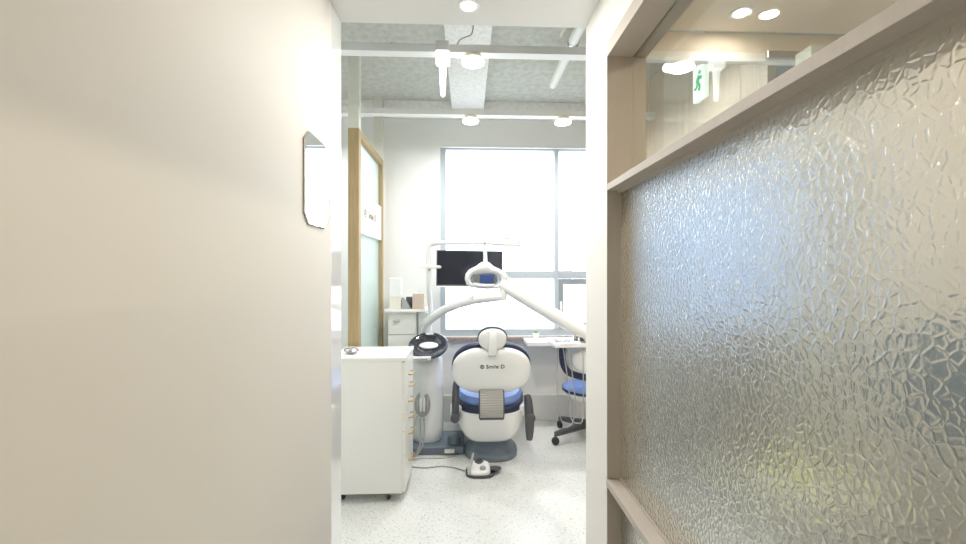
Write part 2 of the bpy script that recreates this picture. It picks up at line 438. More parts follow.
def downlight(x, y, label, power=16, col=(1, .90, .78)):
    t = thing('downlight', label, 'downlight', (x, y, ZC-.004), 'recessed ceiling downlights')
    obj('rim', lathe(BM(), (x, y, ZC-.004), [(.028, .004), (.034, .0), (.042, .001), (.044, .004)], 40), 'white_metal', t, True)
    obj('bulb', cyl(BM(), (x, y, ZC-.005), .028, .004, 32), 'bulb', t)
    light((x, y, ZC-.007), power, .055, col)
p = at(468.5, 8, 1.64)
downlight(p.x, 1.62, 'recessed downlight at the corridor ceiling edge', 9, (1, .96, .88))
downlight(.0, .45, 'recessed downlight overhead in the corridor', 2)
downlight(.0, -.75, 'recessed downlight behind the viewer in the corridor', 3.5)
downlight(ax(741, 1.62), 1.62, 'recessed downlight seen through the clear upper glass', 1.5)
downlight(1.15, .35, 'recessed downlight behind the hammered glass near the right edge', 24, (1, .86, .68))
downlight(2.4, 1.3, 'recessed downlight deeper in the room behind hammered glass', 28)
downlight(2.5, -.3, 'recessed downlight over the reception side behind hammered glass', 24, (1, .86, .68))

# hanging tube lamp under near rail
x = ax(443.3, RY1+.03); y = RY1-.02
t = thing('tube_lamp', 'short glowing white tube hanging from box on the near rail', 'lamp', (x, y, 2.3))
obj('mount_box', bx(x-.034, x+.034, y-.025, y+.018, 2.52, 2.575, bevel=.006), 'plastic', t)
obj('lit_box', bx(x-.036, x+.036, y-.03, y+.02, 2.455, 2.52, bevel=.008), 'tube', t)
obj('tube', lathe(BM(), (x, y, 2.285), [(.004, 0), (.010, .006), (.013, .03), (.019, .17)], 24), 'tube', t, True)

# drain pipe and thin pipe
e0 = Vector((.64, 3.02, 2.745)); e1 = Vector((.66, 1.80, 2.775))
t = thing('ceiling_pipe', 'white round pipe running under the concrete ceiling, right', 'pipe', e0)
obj('pipe', tube(BM(), [e0, e0.lerp(e1, .02), e0.lerp(e1, .5), e1], [.022, .032, .032, .032], 20, 4), 'white_metal', t, True)
obj('clamp', cyl(BM(), (.651, 2.48, 2.757), .036, .025, 24, axis='y'), 'chrome', t, True)
obj('clamp_rod', cyl(BM(), (.651, 2.492, 2.785), .004, ZT-2.785, 8), 'chrome', t)
obj('thin_pipe', tube(BM(), [(.575, 2.5, 2.80), (.60, 1.80, 2.82)], .010, 12), 'lamp_body', t, True)
# sprinkler
q = at(390, 40, 2.75)
t = thing('sprinkler', 'small dark sprinkler fitting under the concrete ceiling, left', 'sprinkler', (q.x, 2.75, q.z))
obj('bracket', bx(q.x-.06, q.x+.04, 2.745, 2.757, q.z, q.z+.008), 'dark', t)
obj('drop_pipe', cyl(BM(), (q.x-.05, 2.751, q.z-.01), .006, ZT-q.z+.01, 10), 'cable', t)
obj('head', cyl(BM(), (q.x+.012, 2.751, q.z-.05), .009, .05, 12, r2=.007), 'dark', t)
tag(obj('ceiling_cable', tube(BM(), [(ax(456, 2.35), 2.35, az(456, 47, 2.35)), (ax(460, 2.35), 2.35, az(460, 40, 2.35)), (ax(466, 2.35), 2.35, az(466, 37, 2.35)), (ax(472, 2.35), 2.35, az(472, 33, 2.35)), (ax(474, 2.35), 2.35, 2.81)], .0035, 8), 'grey', None, True),
    'thin dark cable curling down from the white ceiling beam', 'cable')

# sliding door with posts (left)
PX = -.737; PY1, PY2 = 2.83, 3.60
DZ = az(354, 128, PY1)
d = thing('sliding_door', 'wood framed frosted glass door with white name board, left', 'door', (PX, PY1, 0))
obj('post', bx(PX-.072, PX, PY1, PY1+.06, 0, DZ), 'gold', d)
obj('post', bx(PX-.072, PX, PY2, PY2+.06, 0, DZ), 'gold', d)
obj('top_frame', bx(PX-.072, PX, PY1+.06, PY2, DZ-.05, DZ), 'gold', d)
obj('pane', bx(PX-.036, PX-.030, PY1+.06, PY2, .02, DZ-.05), 'frost', d, label='frosted glass pane')
ZB0, ZB1 = az(360, 232.5, PY1+.03), az(360, 190, PY1+.03)
bd = obj('name_board', bx(PX-.027, PX-.004, PY1+.062, PY2-.004, ZB0, ZB1, bevel=.002), 'lacquer', d, label='white name board with small lettering')
RT = Matrix(((0, 0, 1, 0), (1, 0, 0, 0), (0, 1, 0, 0), (0, 0, 0, 1)))   # text x -> +Y, text y -> +Z, faces +X
def logo(b, M4, r):
    """hexagonal ring with a D inside"""
    for k in range(6):
        a0, a1 = math.radians(60*k+30), math.radians(60*k+90)
        pts = []
        for rr, aa in ((r, a0), (r, a1), (r*.74, a1), (r*.74, a0)): pts.append((rr*math.cos(aa), rr*math.sin(aa)))
        rings(b, [[M4 @ Vector((x, y, -.0008)) for x, y in pts], [M4 @ Vector((x, y, .0008)) for x, y in pts]])
    text_bm(b, 'D', r*1.35, M4)
b = BM()
zt = (ZB0+ZB1)/2+.012
logo(b, Matrix.Translation((PX-.003, 3.03, zt)) @ RT, .036)
text_bm(b, 'Smile D', .082, Matrix.Translation((PX-.003, 3.25, zt)) @ RT)
obj('lettering', b, 'ink2', bd)
t = thing('square_post', 'nearer cream square post rising above the sliding door', 'post', (PX-.04, PY1+.03, DZ), 'cream ceiling posts')
obj('shaft', bx(PX-.072, PX, PY1, PY1+.06, DZ, ZT), 'cream', t)
obj('foot_plate', bx(PX-.076, PX+.004, PY1-.004, PY1+.064, DZ, DZ+.004), 'cream', t)
t = thing('square_post', 'farther cream square post rising above the sliding door', 'post', (PX-.034, PY2+.03, DZ), 'cream ceiling posts')
obj('shaft', bx(PX-.072, PX, PY2, PY2+.06, DZ, ZT), 'cream', t)
obj('foot_plate', bx(PX-.076, PX+.004, PY2-.004, PY2+.064, DZ, DZ+.004), 'cream', t)

# ---------------------------------------------------------------- drawer cart
CX0, CX1 = -.80, ax(405, 2.42); CY0, CY1 = 2.42, 2.78; CZ0, CZ1 = .055, .85
c = thing('drawer_cart', 'tall white cart on castors with brass drawer handles, left', 'cart', ((CX0+CX1)/2, 2.6, 0))
obj('carcass', bx(CX0, CX1-.018, CY0, CY1, CZ0, CZ1-.022, bevel=.002), 'lacquer', c)
obj('top_board', bx(CX0-.004, CX1+.004, CY0-.004, CY1+.004, CZ1-.022, CZ1, bevel=.003), 'lacquer', c)
hz = [.717, .646, .552, .452, .354, .190]
cut = [CZ1-.026]+[(hz[i]+hz[i+1])/2+.012 for i in range(5)]+[CZ0+.004]
for i, z in enumerate(hz):
    f = obj('drawer', bx(CX1-.017, CX1, CY0+.003, CY1-.003, cut[i+1]+.002, cut[i]-.002, bevel=.0015), 'lacquer', c)
    obj('handle', tube(BM(), [(CX1, 2.555, z), (CX1+.022, 2.555, z), (CX1+.024, 2.575, z), (CX1+.024, 2.63, z), (CX1+.022, 2.65, z), (CX1, 2.65, z)], .0042, 10, 3), 'brass', f, True, label='brass handle')
def castor(x, y, parent):
    k = obj('castor', box(cyl(BM(), (x, y, .044), .012, .012, 16), x-.013, x+.013, y-.008, y+.012, .028, .046, bevel=.003), 'white_metal', parent)
    obj('wheel', cyl(BM(), (x-.010, y+.006, .024), .024, .020, 24, axis='x', bev=.004), 'black', k, True)
for x, y in ((ax(344.5, 2.5), 2.47), (ax(388.5, 2.46), 2.46), (-.755, 2.73), (ax(388.5, 2.46), 2.73)): castor(x, y, c)
# small dish with wire handle on cart
q = at(350, 354, 2.52)
t = thing('steel_dish', 'small round steel dish with a wire rim on the cart', 'dish', (q.x, 2.54, CZ1))
obj('dish', lathe(BM(), (q.x, 2.55, CZ1), [(.022, 0), (.03, .004), (.040, .016), (.042, .018), (.037, .016), (.026, .006), (.012, .004)], 28), 'chrome', t, True)
obj('wire_loop', tube(BM(), [(q.x-.042, 2.55, CZ1+.016), (q.x-.03, 2.545, CZ1+.032), (q.x+.03, 2.545, CZ1+.034), (q.x+.042, 2.55, CZ1+.016)], .003, 8), 'dark', t, True)

# ---------------------------------------------------------------- side cabinet behind, with things on it
SX0, SX1 = ax(389, 3.4), ax(417, 3.4); SZT = az(400, 310, 3.3)
s = thing('side_cabinet', 'narrow tall white cabinet between glass door and dental unit', 'cabinet', ((SX0+SX1)/2, 3.5, 0))
obj('body', bx(SX0, SX1, 3.36, 3.71, .05, SZT-.018), 'lacquer', s)
obj('top_board', bx(SX0-.02, SX1+.08, 3.30, 3.715, SZT-.018, SZT, bevel=.003), 'lacquer', s)
obj('plinth', bx(SX0+.01, SX1-.01, 3.40, 3.70, 0, .05), 'lacquer', s)
dr = obj('drawer', bx(SX0+.004, SX1-.004, 3.345, 3.36, SZT-.20, SZT-.022, bevel=.002), 'lacquer', s)
hx = ax(396.5, 3.33); hz_ = az(396.5, 321, 3.33)
obj('handle', bx(hx-.024, hx+.022, 3.325, 3.345, hz_-.009, hz_+.009, bevel=.004), 'chrome', dr)
dd = obj('cabinet_door', bx(SX0+.004, SX1-.004, 3.345, 3.36, .06, SZT-.205, bevel=.002), 'lacquer', s)
x0_, x1_ = ax(389, 3.38), ax(401, 3.38)
t = thing('towel_dispenser', 'upright white dispenser box with cream lower half on side cabinet', 'dispenser', ((x0_+x1_)/2, 3.42, SZT))
obj('cover', bx(x0_, x1_, 3.38, 3.48, SZT+.10, az(395, 278, 3.38), bevel=.006), 'plastic', t)
obj('lower_box', bx(x0_+.003, x1_-.003, 3.383, 3.478, SZT, SZT+.10, bevel=.003), 'tissue', t)
x0_ = ax(405.5, 3.42)
t = thing('desk_organizer', 'small grey holder with slanted side and dark front on side cabinet', 'holder', (x0_, 3.42, SZT))
b = BM(); pr = [(ax(401.5, 3.40), SZT), (ax(411, 3.40), SZT), (ax(404, 3.40), SZT+.085), (ax(402, 3.40), SZT+.10)]
rings(b, [[Vector((x, 3.40, z)) for x, z in pr], [Vector((x, 3.44, z)) for x, z in pr]])
obj('slanted_holder', b, 'grey', t)
obj('dark_box', bx(ax(406, 3.45), ax(412.5, 3.45), 3.45, 3.50, SZT, SZT+.095, bevel=.003), 'dark', t)
# patterned tissue box
def pattern_mat():
    m = mat('pink_pattern_card', (.8, .6, .5), .6); n = m.node_tree.nodes; l = m.node_tree.links
    v = n.new('ShaderNodeTexVoronoi'); v.inputs['Scale'].default_value = 42; v.inputs['Randomness'].default_value = .15
    tc = n.new('ShaderNodeTexCoord'); r = n.new('ShaderNodeValToRGB')
    r.color_ramp.elements[0].position = .30; r.color_ramp.elements[0].color = (.42, .20, .13, 1)
    r.color_ramp.elements[1].position = .42; r.color_ramp.elements[1].color = (.66, .55, .47, 1)
    l.new(tc.outputs['Object'], v.inputs['Vector']); l.new(v.outputs['Distance'], r.inputs['Fac']); l.new(r.outputs['Color'], n['Principled BSDF'].inputs['Base Color'])
    return m
M['pattern'] = pattern_mat()
t = thing('tissue_box', 'pink patterned tissue box on the side cabinet', 'tissue box', (ax(418, 3.42), 3.42, SZT))
obj('carton', bx(ax(412.3, 3.36), ax(424, 3.36), 3.36, 3.47, SZT, SZT+.125, bevel=.002), 'pattern', t)
obj('tissue', dome(BM(), supell(.05, .03, 2, 20), .012, .012, M4=Matrix.Translation((ax(416, 3.41), 3.41, SZT+.126)) @ Matrix.Rotation(.3, 4, 'Y')), 'plastic', t, True)

# ---------------------------------------------------------------- dental unit
ucx = ax(427, 3.2)
u = thing('dental_unit', 'white dental unit column with dark bowl, hoses and long arms', 'dental unit', (ucx, 3.2, 0))
obj('base_plate', bx(ax(404, 3.04), ax(464, 3.04), 3.04, 3.36, 0, .06, bevel=.012), 'slate', u, label='slate blue base plate')
obj('base_socket', bx(ax(444.5, 3.035), ax(454.5, 3.035), 3.026, 3.04, .018, .045, bevel=.002), 'plastic', u)
obj('column', lathe(BM(), (ucx, 3.22, .06), [(.112, 0), (.120, .012), (.125, .1), (.126, .3), (.122, .52), (.118, .62), (.10, .645), (.04, .65)], 48), 'plastic', u, True)
obj('back_column', bx(ax(418, 3.40), ax(431, 3.40), 3.38, 3.52, 0, az(424, 312, 3.4), bevel=.02), 'plastic', u)
# tray slab with dark strip
tz = az(420, 357, 3.12)
obj('side_tray', bx(ax(411, 3.1), ax(432, 3.1), 2.99, 3.2, tz, tz+.022, bevel=.004), 'plastic', u)
obj('tray_strip', bx(ax(412, 3.1), ax(429, 3.1), 2.984, 2.99, tz+.006, tz+.014), 'grey', u)
# bowl: dished ring tilted toward the viewer
bc = Vector((ax(428, 3.12), 3.16, az(428, 347, 3.12)))
R = Matrix.Rotation(math.radians(30), 3, 'X')
bowl = obj('spittoon_bowl', lathe(BM(), bc, [(.06, -.045), (.10, -.042), (.135, -.02), (.150, .004), (.152, .012), (.146, .016), (.125, .012), (.095, -.004), (.070, -.012), (.05, -.012)], 48, rot=R), 'smoke', u, True, label='smoked dark cuspidor bowl')
obj('bowl_basin', dome(BM(), supell(.145, .075, 2, 40), .006, .02, M4=Matrix.Translation(bc+R @ Vector((0, .015, -.004))) @ Matrix.Rotation(math.radians(30-90), 4, 'X')), 'plastic', bowl, True)
obj('bowl_spout', bx(bc.x-.032, bc.x+.032, bc.y+.10, bc.y+.155, bc.z+.055, bc.z+.085, bevel=.01), 'plastic', bowl)
obj('bowl_neck', cyl(BM(), (bc.x, 3.2, .70), .045, bc.z-.70-.03, 24, r2=.06), 'plastic', u, True)
# suction holder : C-shaped grey plate with four handpieces
hc = Vector((ax(422.5, 3.06), 3.06, az(422.5, 404, 3.06)))
outer = [(.058*math.cos(a), .095*math.sin(a)) for a in [math.radians(x) for x in range(115, 426, 12)]]
inner = [(.026*math.cos(a), .055*math.sin(a)+.012) for a in [math.radians(x) for x in range(425, 114, -12)]]
pl = outer+inner
hold = obj('suction_holder', rings(BM(), [[hc+Vector((x, -.012, z)) for x, z in pl], [hc+Vector((x, .012, z)) for x, z in pl]]), 'grey', u, label='grey holder for the suction handpieces')
obj('holder_bracket', bx(hc.x-.015, hc.x+.015, 3.07, 3.12, hc.z-.055, hc.z-.03), 'grey', hold)
for k, dx in enumerate((-.036, -.012, .012, .036)):
    p = hc+Vector((dx, -.02, 0))
    obj('suction_tip', tube(BM(), [p+Vector((0, 0, -.05)), p+Vector((0, 0, .0)), p+Vector((dx*.1, .004, .05))], [.008, .011, .007], 12, 4), 'plastic' if k in (1, 2) else 'hose', hold, True)
def P_(px, py, Y): return at(px, py, Y)
for pts in ([P_(420, 418, 3.03), P_(420.5, 435, 3.0), P_(418.5, 449, 2.97), P_(411, 459, 2.96), P_(404, 462, 3.0)],
            [P_(424, 418, 3.03), P_(424.5, 433, 3.0), P_(421.5, 448, 2.96), P_(414, 457, 2.95), P_(407, 459, 3.0)],
            [P_(417, 416, 3.04), P_(414, 428, 3.02), P_(412, 440, 3.0), P_(411, 452, 2.98), P_(409, 458, 2.98)]):
    for v in pts: v.z = max(v.z, .012)
    obj('hose', tube(BM(), pts, .0052, 10), 'hose', u, True)
# arm carrying the instrument tray
J = P_(503, 297, 3.0)
a0, a1, a2 = P_(424, 333, 3.36), P_(428, 322, 3.28), P_(446, 309, 3.14)
obj('lower_arm', tube(BM(), [a0, a1, a2, P_(470, 301, 3.05), P_(490, 298, 3.01), P_(504, 296.5, 3.0)], [.034, .034, .032, .031, .030, .030], 20), 'plastic', u, True)
obj('joint_post', cyl(BM(), (J.x, J.y, J.z-.022), .030, .125, 28, bev=.006), 'plastic', u, True)
obj('upper_arm', tube(BM(), [P_(501, 284, 3.0), P_(515, 293, 2.985), P_(545, 310, 2.97), P_(572, 326, 2.96), P_(592, 337, 2.95)], [.034, .042, .047, .054, .058], 20), 'plastic', u, True)
tx0 = ax(553, 2.95); tzz = az(560, 347, 2.95)
tr = obj('instrument_tray', bx(tx0, tx0+.46, 2.90, 3.18, tzz, tzz+.035, bevel=.012), 'plastic', u, label='white instrument tray')
obj('tray_head', bx(tx0+.20, tx0+.44, 2.93, 3.05, tzz+.035, tzz+.075, bevel=.012), 'plastic', u)
for k in range(4):
    p = Vector((tx0+.035+.032*k, 2.915, tzz+.042))
    obj('handpiece', tube(BM(), [p+Vector((0, .13, .0)), p+Vector((0, .05, .004)), p+Vector((.003, -.03, .012))], [.009, .007, .005], 12, 4), 'chrome' if k % 2 else 'grey', tr, True)
for k in range(2):
    p = Vector((ax(575+6*k, 2.95), 2.93, az(575, 341.5, 2.95)+.005))
    obj('handpiece', cyl(BM(), p+Vector((0, 0, 0)), .016, .045, 20, bev=.003), 'chrome' if k == 0 else 'dark', tr, True)
for pts in ([P_(558, 347, 2.95), P_(557, 385, 2.95), P_(558, 405, 2.96), P_(562, 422, 2.97), P_(567, 427, 2.98), P_(573, 421, 2.99), P_(575.5, 405, 2.99), P_(573, 380, 2.97), P_(569, 348, 2.95)],
            [P_(563, 347, 2.95), P_(567, 375, 2.96), P_(570, 400, 2.98), P_(571, 418, 2.95), P_(577, 423, 2.93), P_(583, 415, 2.92), P_(583, 348, 2.92)]):
    obj('cord', tube(BM(), pts, .0042, 10), 'hose', u, True)

# ---------------------------------------------------------------- operating lamp
ly = 3.12
xp = ax(429, ly)
lm = thing('operating_lamp', 'white overhead treatment lamp with two looped sides and blue shield', 'lamp', (xp, ly, .9))
zt = az(450, 243, ly)
obj('pole', tube(BM(), [Vector((xp, ly+.26, .98)), Vector((xp, ly+.22, 1.0)), Vector((xp, ly+.08, 1.12)), Vector((xp-.002, ly, 1.28)), Vector((xp, ly, zt-.05)), Vector((xp+.014, ly, zt-.012)), Vector((xp+.05, ly, zt)), Vector((xp+.12, ly, zt+.002))], [.020]*2+[.019]*6, 18), 'plastic', lm, True)
ej = ax(484, 3.05)
obj('arm', tube(BM(), [Vector((xp+.10, ly, zt+.002)), P_(455, 243, 3.1), P_(484, 243, 3.05), P_(500, 244, 3.04), P_(521, 245, 3.03)], [.016, .014, .014, .013, .018], 16), 'plastic', lm, True)
obj('spring_arm', tube(BM(), [P_(478, 241, 3.06), P_(499, 239, 3.04), P_(517, 237.5, 3.03)], [.006, .008, .007], 12), 'white_metal', lm, True)
obj('arm_cap', cyl(BM(), P_(519, 244, 3.03)+Vector((0, 0, -.01)), .016, .06, 18, bev=.004), 'plastic', lm, True)
yh = 3.02
hx_ = ax(485.5, yh); zh = az(485.5, 278, yh)
obj('drop_stem', tube(BM(), [P_(485, 241, 3.04), P_(485.2, 252, 3.03), P_(485.4, 264, yh)], [.012, .014, .018], 16), 'plastic', lm, True)
obj('stem_pin', cyl(BM(), P_(485, 244, 3.02)+Vector((0, 0, 0)), .008, .012, 14), 'grey', lm, True)
# yoke: swept shape from the stem to both ends of the head
def headpt(px, py, dy=0): 
    v = P_(px, py, yh+dy); return v
out_l = [(481.5, 262), (476, 266), (469, 269.5), (465.5, 274), (464.8, 279), (466.5, 284.5), (472, 287.5), (480, 289), (488, 289.3), (497, 288.6), (503, 286), (507.5, 281.5), (508.5, 277), (505.5, 272.5), (499, 268.5), (493.5, 266), (489, 262)]
in_l = [(480, 273.5), (474, 274.5), (471.5, 276.5), (470.8, 279), (471, 281.5), (473, 283.8), (477, 285.4), (482, 286.2), (487, 286.4), (492, 286), (496.5, 284.6), (499.5, 282.4), (500.8, 279.8), (500, 277), (496.5, 274.8), (491, 273.4), (485.5, 273)]
b = BM()
vo = []; 
n_ = len(out_l)
def off(p, dy): return P_(p[0], p[1], yh)+Vector((0, dy, 0))
L = []
for i in range(n_):
    o_, i_ = out_l[i], in_l[i]; mid = ((o_[0]+i_[0])/2, (o_[1]+i_[1])/2)
    sec = [off(o_, .0), off(((o_[0]*3+i_[0])/4, (o_[1]*3+i_[1])/4), -.018), off(mid, -.024), off(((o_[0]+3*i_[0])/4, (o_[1]+3*i_[1])/4), -.018), off(i_, 0), off(mid, .03)]
    L.append([b.verts.new(v) for v in sec])
for i in range(n_):
    for j in range(6):
        b.faces.new((L[i][j], L[i][(j+1) % 6], L[(i+1) % n_][(j+1) % 6], L[(i+1) % n_][j]))
bmesh.ops.subdivide_edges(b, edges=list(b.edges), cuts=1, use_grid_fill=True, smooth=.6)
obj('lamp_head', b, 'plastic', lm, True)
obj('reflector', dome(BM(), supell(.215, .10, 2.2, 40), .004, .05, M4=Matrix.Translation((ax(486, yh), yh+.012, az(486, 279.5, yh)))), 'reflector', lm, True)
obj('blue_shield', bx(ax(480, yh-.01), ax(494, yh-.01), yh-.012, yh+.012, az(485, 283.5, yh), az(485, 274.5, yh), bevel=.006), 'lamp_blue', lm)
obj('front_lip', tube(BM(), [off((473, 283.5), -.02), off((480, 285), -.03), off((488, 285.6), -.03), off((495, 285), -.02)], [.006, .012, .012, .006], 12), 'plastic', lm, True)
obj('handle', tube(BM(), [off((472, 285), -.01), off((471.8, 291), -.012), off((471.6, 299), -.012)], [.008, .009, .010], 14), 'plastic', lm, True)
obj('handle', tube(BM(), [off((504.5, 276), -.01), off((504.8, 286), -.012), off((504.8, 298), -.012)], [.016, .014, .012], 14), 'plastic', lm, True)

# ---------------------------------------------------------------- monitor
my = 3.32
m0, m1 = P_(436.5, 286, my), P_(502.5, 287, my+.02)
zb, zt2 = az(436.5, 285.5, my), az(436.5, 250, my)
cxm = (m0.x+m1.x)/2; wm = m1.x-m0.x; zmid = (zb+zt2)/2-.004; hm = zt2-zb
mo = thing('monitor', 'black flat monitor behind the treatment lamp', 'monitor', (cxm, my, zb))
Rm = Matrix.Translation((cxm, my, zmid)) @ Matrix.Rotation(math.radians(4), 4, 'Z') @ Matrix.Rotation(math.radians(.6), 4, 'Y')
def mb(*a, **k):
    b = bx(*a, **k); bmesh.ops.transform(b, matrix=Rm, verts=b.verts); return b
obj('bezel', mb(-wm/2, wm/2, -.004, .028, -hm/2, hm/2, bevel=.004), 'dark', mo)
obj('screen', mb(-wm/2+.008, wm/2-.008, -.0055, -.003, -hm/2+.012, hm/2-.008), 'screen', mo)
obj('bottom_edge', mb(-wm/2, wm/2, -.004, .03, -hm/2-.012, -hm/2, bevel=.002), 'white_metal', mo)
obj('mount_plate', mb(-.06, .06, .028, .05, -.06, .06, bevel=.004), 'dark', mo)
mz = az(428, 267, 3.3)
obj('mount_arm', tube(BM(), [Vector((xp-.01, ly+.02, mz)), Vector((xp+.08, 3.32, mz)), Vector((xp+.22, 3.42, mz)), Vector((cxm, 3.375, zmid))], .014, 14), 'plastic', mo, True)
obj('bracket', bx(ax(420, 3.1), ax(436, 3.1), 3.08, 3.13, mz-.012, mz+.014, bevel=.005), 'white_metal', mo)
obj('bracket_knob', cyl(BM(), (ax(429.5, 3.1), 3.085, mz-.034), .009, .024, 14, bev=.003), 'grey', mo, True)

# ---------------------------------------------------------------- dental chair (seen from behind)
cx = ax(491, 2.85)
ch = thing('dental_chair', 'white dental chair seen from behind with blue and navy cushions', 'dental chair', (ax(490, 3.1), 3.1, 0))
# floor base
bxx = ax(490.5, 3.1)
def disc_base(b, w0, d0, w1, d1, z0, z1, z2, cx_, cy_):
    loops = []
    for (w_, d_, z) in ((w0*.97, d0*.97, z0), (w0, d0, z0+.008), (w0, d0, z1-.01), (w0*.97, d0*.97, z1), (w1*1.25, d1*1.2, z1+.012), (w1*1.04, d1, z1+.05), (w1, d1, z2)):
        loops.append([Vector((cx_+x, cy_+y, z)) for x, y in supell(w_, d_, 2.6, 56)])
    return rings(b, loops)
obj('floor_base', disc_base(BM(), .395, .40, .29, .26, 0, .04, .22, bxx, 3.10), 'slate', ch, True, label='slate grey floor base')
# white lower body
b = BM(); loops = []
for f in range(15):
    t_ = f/14
    z = .145+.235*t_
    wdt = .32+.165*math.sin(min(1, t_*1.25)*PI/2)**.8
    wdt = wdt if t_ < .85 else wdt*(1-.02*(t_-.85)/.15)
    dep = .30+.26*t_**.6
    loops.append([Vector((cx+x, 3.06+y, z)) for x, y in supell(wdt, dep, 3.2, 56)])
obj('lower_body', rings(b, loops), 'plastic', ch, True)
# seat rim and cushion : swept forward toward the window
def slab(b, w, d, z0, z1, cy_, n, r, tilt=0, dip=0):
    loops = []
    for (s_, z) in ((.93, z0), (.985, z0+r*.4), (1, z0+r), (1, z1-r), (.985, z1-r*.4), (.95, z1), (.6, z1+dip*.6), (.05, z1+dip)):
        loops.append([Vector((cx+x*s_, cy_+y*s_, z+tilt*(y*s_))) for x, y in supell(w, d, n, 64)])
    return rings(b, loops)
obj('seat_rim', slab(BM(), .515, .86, .366, .452, 3.23, 3.0, .02, .06), 'navy', ch, True, label='navy seat rim')
obj('seat', slab(BM(), .485, .82, .44, .500, 3.23, 3.0, .03, .06, -.02), 'blue', ch, True, label='blue seat cushion')
# rear rim lip wrapping the hinge, higher at the sides
# backrest
Bm = Matrix.Translation((cx, 2.80, .682)) @ Matrix.Rotation(math.radians(22), 4, 'X')
bw, bh = .535, .368
back = obj('backrest', dome(BM(), supell(bw, bh, 2.45, 72, notch=.016), .055, .02, p=3.0, rings_n=12, M4=Bm), 'plastic', ch, True, label='white backrest shell')
cush = Matrix.Translation((0, .022, .010))
obj('back_cushion', dome(BM(), supell(bw*1.012, bh*1.05, 2.45, 72, notch=.030), .02, .07, p=3.2, rings_n=10, M4=Bm @ cush), 'navy', ch, True, label='navy back cushion')
b = BM()
TB = Matrix(((1, 0, 0, 0), (0, 0, -1, 0), (0, 1, 0, 0), (0, 0, 0, 1)))
fz = .066
logo(b, Bm @ Matrix.Translation((-.066, -.0553, .063)) @ TB, .0165)
text_bm(b, 'Smile D', .040, Bm @ Matrix.Translation((.022, -.0553, .063)) @ TB, .0012)
obj('lettering', b, 'ink', back)
# headrest
Hm = Matrix.Translation((cx+.002, 2.715, .905)) @ Matrix.Rotation(math.radians(14), 4, 'X')
hr = obj('headrest', dome(BM(), supell(.188, .150, 2.2, 48), .030, .01, p=2.4, M4=Hm), 'plastic', ch, True, label='white headrest shell')
obj('headrest_pad', dome(BM(), supell(.200, .158, 2.2, 48), .008, .05, p=2.6, M4=Hm @ Matrix.Translation((0, .012, .004))), 'dark', hr, True, label='dark headrest pad')
Nk = BM(); 
loops = []
for w_, z, y in ((.040, .965, 2.683), (.050, .955, 2.676), (.058, .90, 2.676), (.060, .85, 2.686), (.062, .815, 2.694), (.062, .802, 2.702)):
    loops.append([Vector((cx+.002+x, y+yy, z)) for x, yy in supell(w_, .045, 3, 28)])
obj('headrest_neck', rings(Nk, loops), 'plastic', ch, True)
obj('neck_slot', bx(cx-.024, cx+.024, 2.690, 2.72, .798, .806), 'dark', ch)
# ribbed hinge cover
b = BM(); pts = []
L2 = [(2.790, .545), (2.775, .52), (2.762, .48), (2.757, .44), (2.760, .40), (2.772, .362)]
sm = smooth_pts([(0, y, z) for y, z in L2], 5)
lo = []
for i, v in enumerate(sm):
    rr = .003 if i % 2 else 0
    lo.append([Vector((cx-.078, v.y-rr, v.z)), Vector((cx+.078, v.y-rr, v.z)), Vector((cx+.078, v.y+.03, v.z+.002)), Vector((cx-.078, v.y+.03, v.z+.002))])
obj('hinge_cover', rings(b, lo), 'hinge', ch, label='grey ribbed hinge cover')
b = BM()
for sx in (-1, 1):
    tube(b, [(cx+sx*.081, v.y+.006, v.z) for v in sm[::5]], .006, 8, 3)
box(b, cx-.082, cx+.082, 2.768, 2.80, .352, .366)
obj('hinge_frame', b, 'dark', ch)
# armrests
def armrest(px0, pts, wdt, th):
    return tube(BM(), pts, [wdt*.55, wdt, wdt, wdt*1.08, wdt*.8], 16, 6, flat=th)
yl = 2.86
xl = ax(455.5, yl)
al = obj('armrest', tube(BM(), [(xl+.002, yl-.03, az(456, 380, yl)), (xl+.004, yl-.02, az(456, 386, yl)), (xl, yl, az(456, 400, yl)), (xl-.002, yl+.01, az(456, 415, yl))], [.014, .024, .026, .026], 16, 6), 'dark', ch, True, label='dark grey armrest')
obj('pivot_knob', cyl(BM(), (xl-.002, yl-.04, az(455, 417, yl)), .031, .06, 28, axis='y', bev=.008), 'dark', al, True)
xr = ax(529.5, yl)
ar = obj('armrest', tube(BM(), [(xr-.012, yl+.04, az(529, 397, yl)), (xr-.006, yl+.02, az(529, 402, yl)), (xr-.001, yl, az(529, 416, yl)), (xr-.001, yl-.01, az(529, 430, yl)), (xr-.003, yl-.012, az(529, 439, yl))], [.022, .029, .033, .030, .020], 16, 6), 'dark', ch, True, label='dark grey armrest')
obj('pivot_knob', cyl(BM(), (xr+.004, yl-.035, az(529, 417, yl)), .034, .05, 28, axis='y', bev=.008), 'dark', ar, True)
obj('side_bracket', bx(cx-.285, cx-.20, 2.88, 2.98, .33, .41, bevel=.02), 'plastic', ch)
obj('side_bracket', bx(cx+.20, cx+.265, 2.88, 2.98, .33, .41, bevel=.02), 'plastic', ch)
# leg rest (beyond the seat)
obj('leg_rest', slab(BM(), .42, .5, .44, .50, 3.50, 3.0, .025, .02), 'navy', ch, True)
b = BM(); kx = ax(454, 3.08)
lathe(b, (kx, 3.10, .06), [(.030, 0), (.048, .006), (.052, .03), (.046, .060), (.030, .072), (.01, .074)], 28)
tag(obj('floor_switch', b, 'slate', None, True), 'rounded slate blue knob on the base plate beside dental chair', 'switch')

